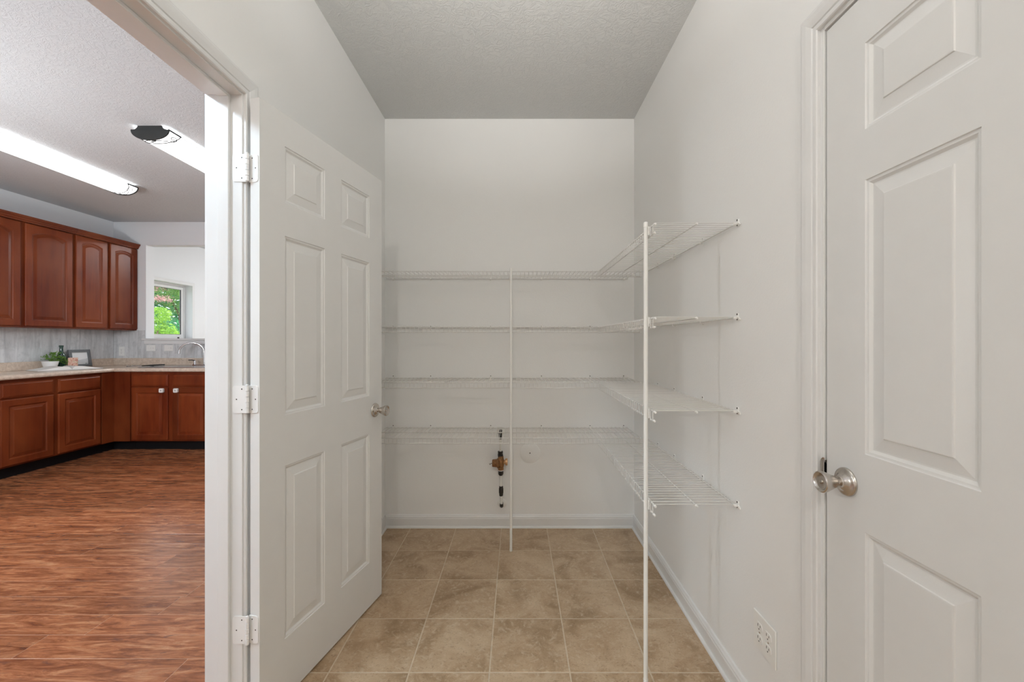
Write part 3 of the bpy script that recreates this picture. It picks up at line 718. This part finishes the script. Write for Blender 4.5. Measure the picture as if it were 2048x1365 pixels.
# upper cabinets
FU = -4.850
def upper(u0, u1, doors, label):
    fn = face_fn('L', FU); c = empty('wall_cabinet', (-5.0, (u0+u1)/2, 1.385), label=label, cat='cabinet', group='upper wall cabinets')
    frame_box(fn, u0, u1, 1.385, 2.445, .293, c, [])
    for a_, b_ in doors: cab_door(fn, a_, b_, 1.400, 2.418, c, arch=.030 if b_-a_ < .38 else .040)
    CR = [(-.019, 2.425), (.004, 2.425), (.006, 2.436), (.014, 2.444), (.018, 2.456), (.028, 2.466), (.031, 2.478), (.031, 2.484), (-.019, 2.484)]
    MB().prism(CR, lambda p, q, t: (FU+p, t, q), u0, u1).build('crown_moulding', M['cherry'], c)
    return c
upper(4.548, 5.2995, [(4.557, 4.903), (4.940, 5.292)], 'cherry wall cabinet with two narrow arched doors in the corner')
upper(3.634, 4.546, [(3.655, 4.048), (4.087, 4.520)], 'cherry wall cabinet with wide arched doors above the open book')
upper(2.720, 3.632, [(2.745, 3.165), (3.195, 3.615)], 'cherry wall cabinet with wide arched doors, farthest left')

# pass-through sill
sl = MB().box(-4.785, -2.58, KY-.030, KY+.135, 1.258, 1.283, .004).build('trim_sill', M['trim']); st(sl, label='white sill board of the opening above the sink')
MB().box(-4.765, -2.60, KY-.014, KY, 1.212, 1.258, .003).build('apron', M['trim'], sl)

# sink and faucet
sk = empty('kitchen_sink', (-3.95, 4.98, .94), label='stainless steel drop-in sink in the counter below the opening', cat='sink')
sm_ = MB(); X0, X1, Y0, Y1 = -4.365, -3.53, 4.745, 5.235
def rr(x0, x1, y0, y1, r_, z, n=4):
    L = []
    for cx_, cy_, a0 in ((x1-r_, y0+r_, -PI/2), (x1-r_, y1-r_, 0), (x0+r_, y1-r_, PI/2), (x0+r_, y0+r_, PI)):
        for k in range(n+1): a = a0+PI/2*k/n; L.append((cx_+r_*math.cos(a), cy_+r_*math.sin(a), z))
    return L
sm_.loops([rr(X0, X1, Y0, Y1, .03, CT+.0002), rr(X0+.002, X1-.002, Y0+.002, Y1-.002, .03, CT+.006), rr(X0+.016, X1-.016, Y0+.016, Y1-.016, .025, CT+.0065), rr(X0+.02, X1-.02, Y0+.02, Y1-.02, .025, CT+.0045)], smooth=True)
for a_, b_ in ((X0+.028, -3.965), (-3.93, X1-.028)):
    MB().loops([rr(a_-.008, b_+.008, Y0+.02, Y1-.09, .05, CT+.0048), rr(a_, b_, Y0+.028, Y1-.10, .05, CT+.003), rr(a_+.006, b_-.006, Y0+.034, Y1-.106, .05, CT-.02), rr(a_+.012, b_-.012, Y0+.04, Y1-.112, .05, CT-.0395)], cap=True, smooth=True).build('bowl', M['steel'], sk)
sm_.add([(X0+.02, Y0+.02, CT+.004), (X1-.02, Y0+.02, CT+.004), (X1-.02, Y1-.02, CT+.004), (X0+.02, Y1-.02, CT+.004)], [(0,1,2,3)])
sm_.build('rim', M['steel'], sk)
fc = empty('faucet', (-3.95, 5.19, CT+.006), label='chrome gooseneck faucet at the back of the sink', cat='faucet')
fz = CT+.0045; fy = 5.185
MB().loops([rr(-4.07, -3.80, fy-.03, fy+.03, .028, fz), rr(-4.068, -3.802, fy-.028, fy+.028, .028, fz+.006), rr(-4.06, -3.81, fy-.02, fy+.02, .02, fz+.009)], cap=True, smooth=True).build('deck_plate', M['chrome'], fc)
pth = [(-3.915, fy, fz+.008), (-3.915, fy, 1.09)]
for k in range(1, 15):
    a = PI*k/14; pth.append((-3.915-.122*(1-math.cos(a)), fy-.09*(1-math.cos(a))/2, 1.105+.122*math.sin(a)))
pth.append((pth[-1][0]-.001, pth[-1][1], pth[-1][2]-.012))
MB().tube(pth, [.013]*2+[.0115]*13+[.013]*2, 12).build('spout', M['chrome'], fc)
hb = MB().lathe([(.021, fz+.008), (.019, fz+.014), (.014, fz+.022), (.014, fz+.05), (.012, fz+.056), (0, fz+.058)], (-4.035, fy, 0), n=20).build('handle_post', M['chrome'], fc)
MB().tube([(-4.035, fy, fz+.056), (-4.06, fy-.01, fz+.064), (-4.10, fy-.02, fz+.064)], [.007, .006, .005], 8).build('lever', M['blackpipe'], hb)
hb2 = MB().lathe([(.021, fz+.008), (.019, fz+.014), (.014, fz+.022), (.014, fz+.05), (.012, fz+.056), (0, fz+.058)], (-3.83, fy, 0), n=20).build('handle_post', M['chrome'], fc)
# utensils left of the sink
ut = empty('tongs', (-4.42, 5.0, CT), label='dark slender tongs lying on the counter left of the sink', cat='utensil')
MB().tube([(-4.44, 4.90, CT+.012), (-4.36, 4.95, CT+.016), (-4.27, 5.02, CT+.020)], [.006, .010, .008], 8).build('handle', M['blackpipe'], ut)
MB().tube([(-4.44, 4.90, CT+.012), (-4.53, 4.86, CT+.008), (-4.62, 4.90, CT+.006), (-4.64, 4.93, CT+.006)], [.005, .004, .005, .009], 8).build('arm', M['steel'], ut)
MB().tube([(-4.44, 4.905, CT+.014), (-4.53, 4.92, CT+.010), (-4.60, 4.95, CT+.006), (-4.62, 4.97, CT+.006)], [.005, .004, .005, .009], 8).build('arm', M['steel'], ut)

# ------------------------------------------------------------------ things on the counter
bk_ang = math.atan2(.199, .466)     # book axis turned from +y
bk = empty('open_book', (-4.826, 4.167, CT), PI/2-bk_ang, label='large open book with white pages lying on the counter', cat='book')
# local x along the book (0..0.507), y toward the wall (0..0.27)
def pageline(side):
    L = []
    for k in range(15):
        t_ = k/14
        h_ = .004 + .021*math.sin(PI*min(1, t_*1.25)**.8)*(1-.35*t_) if t_ < .8 else .004+.012*(1-t_)/.2*.6
        h_ = .006 + .030*(math.sin(PI*t_**.55))*(1-t_)**.30 + .004*(1-t_)
        L.append((t_*.250, max(h_, .0045)))
    return L
for side, nm in ((-1, 'left_pages'), (1, 'right_pages')):
    pl = pageline(side); m = MB(); pts = [(.2535+side*(.001+u), h_) for u, h_ in pl]
    poly = pts + [(pts[-1][0], .002), (pts[0][0], .002)]
    m.prism(poly, lambda p, q, t: (p, t, q), .004, .266, smooth=False)
    m.build(nm, plain('book pages', (.80, .79, .77), .6, var=.02), bk, local=True)
MB().box(0, .507, 0, .270, .0002, .002).build('cover', plain('dark book cover', (.05, .05, .05), .5), bk, local=True)
gl = empty('eyeglasses', (-4.79, 4.64, CT+.015), label='thin brown-framed eyeglasses lying on the open book', cat='eyeglasses')
gb = plain('brown frame', (.10, .05, .03), .4)
for nm, cx_, cy_ in (('lens_rim', -4.785, 4.56), ('lens_rim', -4.760, 4.615)):
    MB().tube([(cx_+.012*math.sin(a), cy_+.022*math.cos(a), CT+.027+.003*math.sin(a)) for a in [2*PI*k/16 for k in range(17)]], .0018, 6, caps=False).build(nm, gb, gl)
MB().tube([(-4.777, 4.583, CT+.029), (-4.768, 4.594, CT+.029)], .0016, 6).build('bridge', gb, gl)
MB().tube([(-4.755, 4.636, CT+.027), (-4.85, 4.655, CT+.022), (-4.89, 4.655, CT+.019)], .0016, 6).build('temple', gb, gl)
MB().tube([(-4.79, 4.54, CT+.027), (-4.87, 4.60, CT+.024), (-4.90, 4.62, CT+.021)], .0016, 6).build('temple', gb, gl)
# potted plant
px_, py_ = -5.058, 4.486
pt = empty('potted_plant', (px_, py_, CT), label='small leafy green plant in a white bowl beside the bottle', cat='plant')
MB().lathe([(0, 0), (.042, 0), (.046, .004), (.060, .055), (.066, .083), (.067, .088), (.063, .088), (.058, .060), (0, .058)], (px_, py_, CT), n=32).build('bowl', M['pot'], pt)
MB().lathe([(.0615, .074), (.04, .078), (0, .080)], (px_, py_, CT), n=24).build('soil', M['soil'], pt)
lm = MB(); stm = MB(); rn = random.Random(11)
for s_ in range(46):
    a = rn.uniform(0, 2*PI); dy = rn.uniform(-.09, .20); dx = rn.uniform(-.03, .07); hz = .075 + rn.uniform(.02, .115)*max(.25, 1-abs(dy-.02)*3.2)
    if dy > .12: hz = rn.uniform(.03, .09)
    A = Vector((px_, py_, CT+.078)); C = Vector((px_+dx, py_+dy, CT+hz)); B = (A+C)/2 + Vector((0, 0, .035))
    pth = [A, A.lerp(B, .6), B.lerp(C, .4), C]; stm.tube(pth, .0012, 4)
    for q in range(4):
        c = pth[2].lerp(C, q/3); ln = rn.uniform(.022, .040); dr = Vector((rn.uniform(-1, 1), rn.uniform(-1, 1), rn.uniform(-.5, .5))).normalized()
        sd = dr.cross(Vector((rn.uniform(-.4, .4), rn.uniform(-.4, .4), 1))).normalized()*ln*.30; up = sd.cross(dr).normalized()*ln*.1
        if c.x + dr.x*ln < -5.135: dr.x = abs(dr.x)
        lm.add([c, c+dr*ln*.4+sd-up, c+dr*ln, c+dr*ln*.4-sd-up, c+dr*ln*.45], [(0,1,4), (1,2,4), (2,3,4), (3,0,4)])
lm.build('leaves', M['houseleaf'], pt, kind='stuff'); stm.build('stems', M['houseleaf'], pt, kind='stuff')
bt_ = empty('bottle', (-5.088, 4.622, CT), label='dark green glass bottle behind the plant', cat='bottle')
MB().lathe([(0, .0), (.034, 0), (.036, .004), (.036, .130), (.033, .152), (.022, .172), (.0165, .186), (.0155, .225), (.0155, .245), (0, .245)], (-5.088, 4.622, CT), n=28).build('glass_body', M['bottle'], bt_)
MB().lathe([(.0155, .238), (.0185, .239), (.0190, .256), (.0175, .258), (0, .258)], (-5.088, 4.622, CT), n=24).build('cap', M['bottle'], bt_)
def cardmat():
    t = NT('printed card'); p = t.pos(); a = t.noise(p, 34, 3, .6, 1.2)
    t.base(t.ramp(a, [(.38, (.42, .13, .09)), (.46, (.62, .33, .24)), (.54, (.70, .50, .40)), (.62, (.30, .32, .12))])); t.set(.5); return t.m
bx = empty('recipe_box', (-4.978, 4.642, CT), math.radians(45), label='small pinkish patterned box in front of the picture frame', cat='box')
MB().box(-.038, .038, -.020, .020, 0, .116, .001).build('body', cardmat(), bx, local=True)
MB().box(-.0385, .0385, -.0205, .0205, .112, .120, .001).build('lid', plain('salmon card', (.66, .42, .34), .6), bx, local=True)
pf = empty('picture_frame', (-5.135, 4.84, CT), label='grey photo frame with a pale print leaning on the backsplash', cat='picture frame')
yl, yr, zb, zt, lean = 4.725, 4.965, CT+.0035, CT+.206, .030
def pfn(u, v, n): # u along y, v up, n out
    return (-5.105 - lean*(v-zb)/(zt-zb) + n, u, v)
fr = MB(); fw = .032
for (a_, b_, c_, d_) in ((yl, yr, zb, zb+fw), (yl, yr, zt-fw, zt), (yl, yl+fw, zb+fw, zt-fw), (yr-fw, yr, zb+fw, zt-fw)):
    fr.add([pfn(u, v, n) for n in (0, .014) for u, v in ((a_, c_), (b_, c_), (b_, d_), (a_, d_))], [(0,1,2,3), (4,5,6,7), (0,1,5,4), (1,2,6,5), (2,3,7,6), (3,0,4,7)])
fr.build('frame', M['frame'], pf)
MB().add([pfn(u, v, n) for n in (0, .006) for u, v in ((yl+fw, zb+fw), (yr-fw, zb+fw), (yr-fw, zt-fw), (yl+fw, zt-fw))], [(0,1,2,3), (4,5,6,7)]).build('print', plain('pale print', (.80, .81, .82), .3, var=.03), pf)
hl = []
for k in range(9): hl.append((yl+fw+(yr-yl-2*fw)*k/8, zb+fw+.028+.040*(k/8)**.8))
MB().add([pfn(u, v, .0066) for u, v in hl] + [pfn(u, zb+fw, .0066) for u, v in hl], [(k, k+1, 10+k, 9+k) for k in range(8)]).build('printed_hill', plain('pale grey ink', (.58, .60, .62), .4), pf)
MB().add([pfn(u, v, .0072) for u, v in ((yr-fw-.035, zb+fw+.004), (yr-fw-.026, zb+fw+.004), (yr-fw-.026, zb+fw+.012), (yr-fw-.035, zb+fw+.012))], [(0,1,2,3)]).build('printed_mark', M['dark'], pf)

# ------------------------------------------------------------------ fluorescent fixtures
def fixture(xc, y0, y1, label):
    f = empty('ceiling_light', (xc, (y0+y1)/2, KH), label=label, cat='ceiling light', group='fluorescent kitchen ceiling lights')
    zc = KH; W2, D0, D1 = .128, .028, .094
    def cs(t, g=0):  # t 0..1 across the lens
        a = PI*t; return (xc - (W2+g)*math.cos(a), zc - D0 - (D1-D0+g)*math.sin(a)**.9)
    MB().box(xc-.080, xc+.080, y0, y1, zc-.020, zc-.0003, .002).build('pan', M['trim'], f)
    K = 20
    le = MB(); le.loops([[(xc-.098, y_, zc-.012), (xc-.112, y_, zc-.018)] + [(*cs(k/K)[:1], y_, cs(k/K)[1]) for k in range(K+1)] + [(xc+.112, y_, zc-.018), (xc+.098, y_, zc-.012)] for y_ in (y0+.001, y1-.001)], closed=False, smooth=True)
    le.build('lens', M['lens'], f)
    for sx in (-1, 1): MB().tube([(xc+sx*(W2+.001), y0+.001, zc-D0), (xc+sx*(W2+.001), y1-.001, zc-D0)], .0022, 6).build('lens_gap_shade', M['frame'], f)  # grey tubes stand in for the shaded gap between lens and ceiling
    for ye, sg in ((y0, -1), (y1, 1)):
        poly = [(xc-.085, zc-.0003)]
        for k in range(1, 7): a = k/6*PI/2; poly.append((xc-.085-.050*(1-math.cos(a)), zc-.0003-.029*math.sin(a)))
        poly += [cs(k/24, .007) for k in range(25)]
        for k in range(6, 0, -1): a = k/6*PI/2; poly.append((xc+.085+.050*(1-math.cos(a)), zc-.0003-.029*math.sin(a)))
        poly.append((xc+.085, zc-.0003))
        MB().prism(poly, lambda p, q, t: (p, t, q), ye, ye+sg*.006).build('end_plate', M['bronze'], f)
        # wrought band wrapped over the lens next to the end plate
        m = MB(); y_in = lambda d: ye - sg*d
        pt_ = lambda t, d: (cs(t, .004)[0], y_in(d), cs(t, .004)[1])
        m.tube([pt_(k/24, .002) for k in range(25)], .004, 6)
        m.tube([pt_(k/24, .055+.05*abs(2*k/24-1)**1.6) for k in range(25)], .0028, 6)
        for s_ in (0, 1): m.tube([pt_(s_, .0), pt_(s_, .055), pt_(s_, .105)], .006, 6)
        for s_ in (0, 1):
            ct_, cd_ = (.17, .060) if s_ == 0 else (.83, .060)
            sp_ = []
            for k in range(26):
                a = k/25*PI*2.6; r_ = .034*(1-k/25*.82); sp_.append(pt_(min(.99, max(.01, ct_ + (1 if s_ == 0 else -1)*r_*math.cos(a)*2.4)), max(.004, cd_ + r_*math.sin(a))))
            m.tube(sp_, .0024, 5)
            m.tube([pt_((.28 if s_ == 0 else .72) + (k/10)*(.20 if s_ == 0 else -.20), .050-.040*math.sin(k/10*PI/2)) for k in range(11)], .0024, 5)
        m.tube([pt_(.5+.06*math.sin(k/12*2*PI), .012+.026*k/12) for k in range(13)], .0024, 5)
        m.build('scroll_band', M['bronze'], f)
    return f
fixture(-2.600, 2.935, 4.17, 'fluorescent ceiling light whose dark end plate faces the camera, nearer the doorway')
fixture(-3.835, 2.78, 4.045, 'fluorescent ceiling light farther left, above the wall cabinets side')

# lamps out of view (ceiling lamps of the rooms, plus added fill lamps)
def dome(name, x, y, ztop, r_, e, col, label, drop=.0):
    f = empty(name, (x, y, ztop), label=label, cat='ceiling light')
    MB().lathe([(0, 0), (r_*1.08, 0), (r_*1.08, -.02), (r_*.95, -.025)], (x, y, ztop-.0002), n=28).build('base_ring', M['nickel'], f)
    k_e = e/(PI*r_*r_)
    MB().lathe([(r_*.98, -.022), (r_*1.05, -.05), (r_*.75, -.085), (0, -.10)], (x, y, ztop), n=24).build('glass_shade', emit('lit glass '+name, col, k_e/PI), f)
dome('dome_light', -.08, -1.25, H, .055, HALL_E, HALL_COL, 'round dome ceiling light behind the camera')
def pendant(x, y, z, r_, e, col, label):
    f = empty('pendant_light', (x, y, KH), label=label, cat='ceiling light')
    MB().lathe([(0, 0), (.06, 0), (.06, -.02), (.006, -.03), (.006, z+r_-KH), (.03, z+r_-KH-.005)], (x, y, KH-.0002), n=20).build('canopy_and_rod', M['nickel'], f)
    MB().lathe([(max(.001, r_*math.sin(PI*k/16)), r_*math.cos(PI*k/16)) for k in range(17)], (x, y, z), n=24).build('globe', emit('lit globe', col, e/(4*PI*r_*r_)/PI), f)
pendant(-1.75, .28, 2.56, .09, DINING_E, DINE_COL, 'white globe pendant in the kitchen outside the frame, nearer the doorway')
pendant(-3.45, 1.90, 1.60, .13, KITCH_FILL_E, (.93, .97, 1.0), 'white globe fill light added in the kitchen outside the frame, far left')  # added fill lamp, lifts the kitchen walls and ceiling
pendant(-3.70, .20, 1.60, .10, 62, (.93, .97, 1.0), 'white globe pendant in the kitchen outside the frame, middle one')
dome('far_fill_light', -3.0, 7.0, KH, .17, FAR_FILL_E, (1, 1, 1), 'round fill light added in the room beyond the kitchen')  # added fill lamp, makes the far room walls bright

# ------------------------------------------------------------------ window of the far room
wy0, wy1, wz0, wz1 = FW
wn = empty('window_1', (KX-.1, (wy0+wy1)/2, wz0), kind='structure', label='white window in the room beyond, showing green shrubs')
fm = MB(); xo, xi = KX-.148, KX-.100
def rect_frame(m, x0, x1, y0, y1, z0, z1, t_):
    m.box(x0, x1, y0, y1, z0, z0+t_, .002).box(x0, x1, y0, y1, z1-t_, z1, .002).box(x0, x1, y0, y0+t_, z0+t_, z1-t_, .002).box(x0, x1, y1-t_, y1, z0+t_, z1-t_, .002)
rect_frame(fm, xo, xi, wy0, wy1, wz0, wz1, .030); fm.build('window_frame', M['trim'], wn)
sh = MB(); rect_frame(sh, xo+.012, xi-.012, wy0+.030, wy1-.030, wz0+.030, wz1-.030, .042); sh = sh.build('sash', M['trim'], wn)
gk = MB(); rect_frame(gk, xo+.018, xi-.011, wy0+.072, wy1-.072, wz0+.072, wz1-.072, .004); gk.build('gasket', M['gasket'], sh)
MB().box(-5.292, -5.288, wy0+.070, wy1-.070, wz0+.070, wz1-.070).build('pane', M['glass'], sh)
MB().box(xi-.004, xi+.012, 6.42, 6.445, wz0+.008, wz0+.030, .003).build('latch', M['dark'], wn)
cs_ = MB()
for a_, b_, c_, d_ in ((wy0-.045, wy1+.045, wz1-.002, wz1+.045), (wy0-.045, wy0+.002, wz0, wz1), (wy1-.002, wy1+.045, wz0, wz1)): cs_.box(KX, KX+.014, a_, b_, c_, d_, .003)
cs_.box(KX-.1, KX+.03, wy0-.05, wy1+.05, wz0-.022, wz0, .003)
cs_.build('casing', M['trim'], wn)

# ------------------------------------------------------------------ garden outside the window
st(MB().box(-30, KX-.7, -6, 30, -.6, -.35).build('ground', M['grass']), label='lawn outside the window')
def leafcloud(m, c, rad, n, sz, rn, shell=.55):
    for _ in range(n):
        d = Vector((rn.gauss(0, 1), rn.gauss(0, 1), rn.gauss(0, 1))).normalized()*(shell+(1-shell)*rn.random())
        p = Vector(c) + Vector((d.x*rad[0], d.y*rad[1], d.z*rad[2])); s_ = sz*rn.uniform(.6, 1.3)
        a = Vector((rn.gauss(0, 1), rn.gauss(0, 1), rn.gauss(0, .6))).normalized(); b_ = a.cross(Vector((rn.gauss(0, 1), rn.gauss(0, 1), rn.gauss(0, 1)))).normalized()
        m.add([p-a*s_, p+b_*s_*.42, p+a*s_, p-b_*s_*.42], [(0,1,2,3)])
def shrub(name, label, cat, clouds, m_, trunk, extra=None, seed=1):
    rn = random.Random(seed); r0 = trunk[0][0]; s = empty(name, (r0[0], r0[1], -.35), label=label, cat=cat)
    m = MB()
    for c, rad, n, sz in clouds: leafcloud(m, c, rad, int(n*2.2), sz*.68, rn)
    m.build('foliage', m_, s, kind='stuff')
    t_ = MB()
    for p in trunk: t_.tube(p, [.05*(1-.7*i/len(p)) for i in range(len(p))], 6)
    t_.build('trunk', M['bark'], s)
    if extra:
        m = MB()
        for c, rad, n, sz in extra: leafcloud(m, c, rad, int(n*2), sz*.6, rn, .1)
        m.build('blossom', M['pink'], s, kind='stuff')
shrub('shrub', 'bright yellow-green shrub outside the window, lower left', 'shrub', [((-8.4, 9.75, 1.0), (.55, .50, .72), 2600, .055), ((-8.35, 9.6, 1.85), (.30, .30, .2), 500, .045)], M['leaf1'], [[(-8.4, 9.75, -.35), (-8.4, 9.75, .6), (-8.35, 9.6, 1.5)]], seed=2)
shrub('shrub', 'deep green low shrub outside the window, lower right', 'shrub', [((-9.6, 11.6, .9), (.8, .65, .95), 3000, .065)], M['leaf2'], [[(-9.6, 11.6, -.35), (-9.6, 11.6, .5)]], seed=3)
shrub('flowering_tree', 'tree with pink blossoms outside the window, upper left', 'tree', [((-10.6, 12.6, 3.3), (1.1, 1.1, 1.0), 2200, .07), ((-10.3, 12.9, 2.5), (.8, .6, .5), 500, .06)], M['leaf3'], [[(-10.8, 12.9, -.35), (-10.7, 12.9, 1.2), (-10.5, 12.9, 2.0), (-10.8, 12.5, 3.2)], [(-10.7, 12.9, 1.3), (-10.4, 13.2, 1.9), (-10.0, 13.4, 2.5)], [(-10.5, 12.9, 1.9), (-10.2, 12.7, 2.2), (-9.9, 12.6, 2.35)]], extra=[((-10.3, 11.95, 2.95), (.45, .3, .3), 420, .045), ((-10.2, 11.85, 2.45), (.4, .3, .12), 220, .045)], seed=4)
shrub('hedge', 'tall dark green hedge behind the garden shrubs', 'hedge', [((-13.5, 15.5, 2.2), (2.0, 4.5, 3.2), 9000, .16), ((-14.5, 12.5, 2.2), (2.0, 3.5, 3.2), 7000, .16)], M['leaf2'], [[(-14, 14.5, -.35), (-14, 14.5, 1.5)], [(-14.5, 12.5, -.35), (-14.5, 12.5, 1.5)]], seed=5)
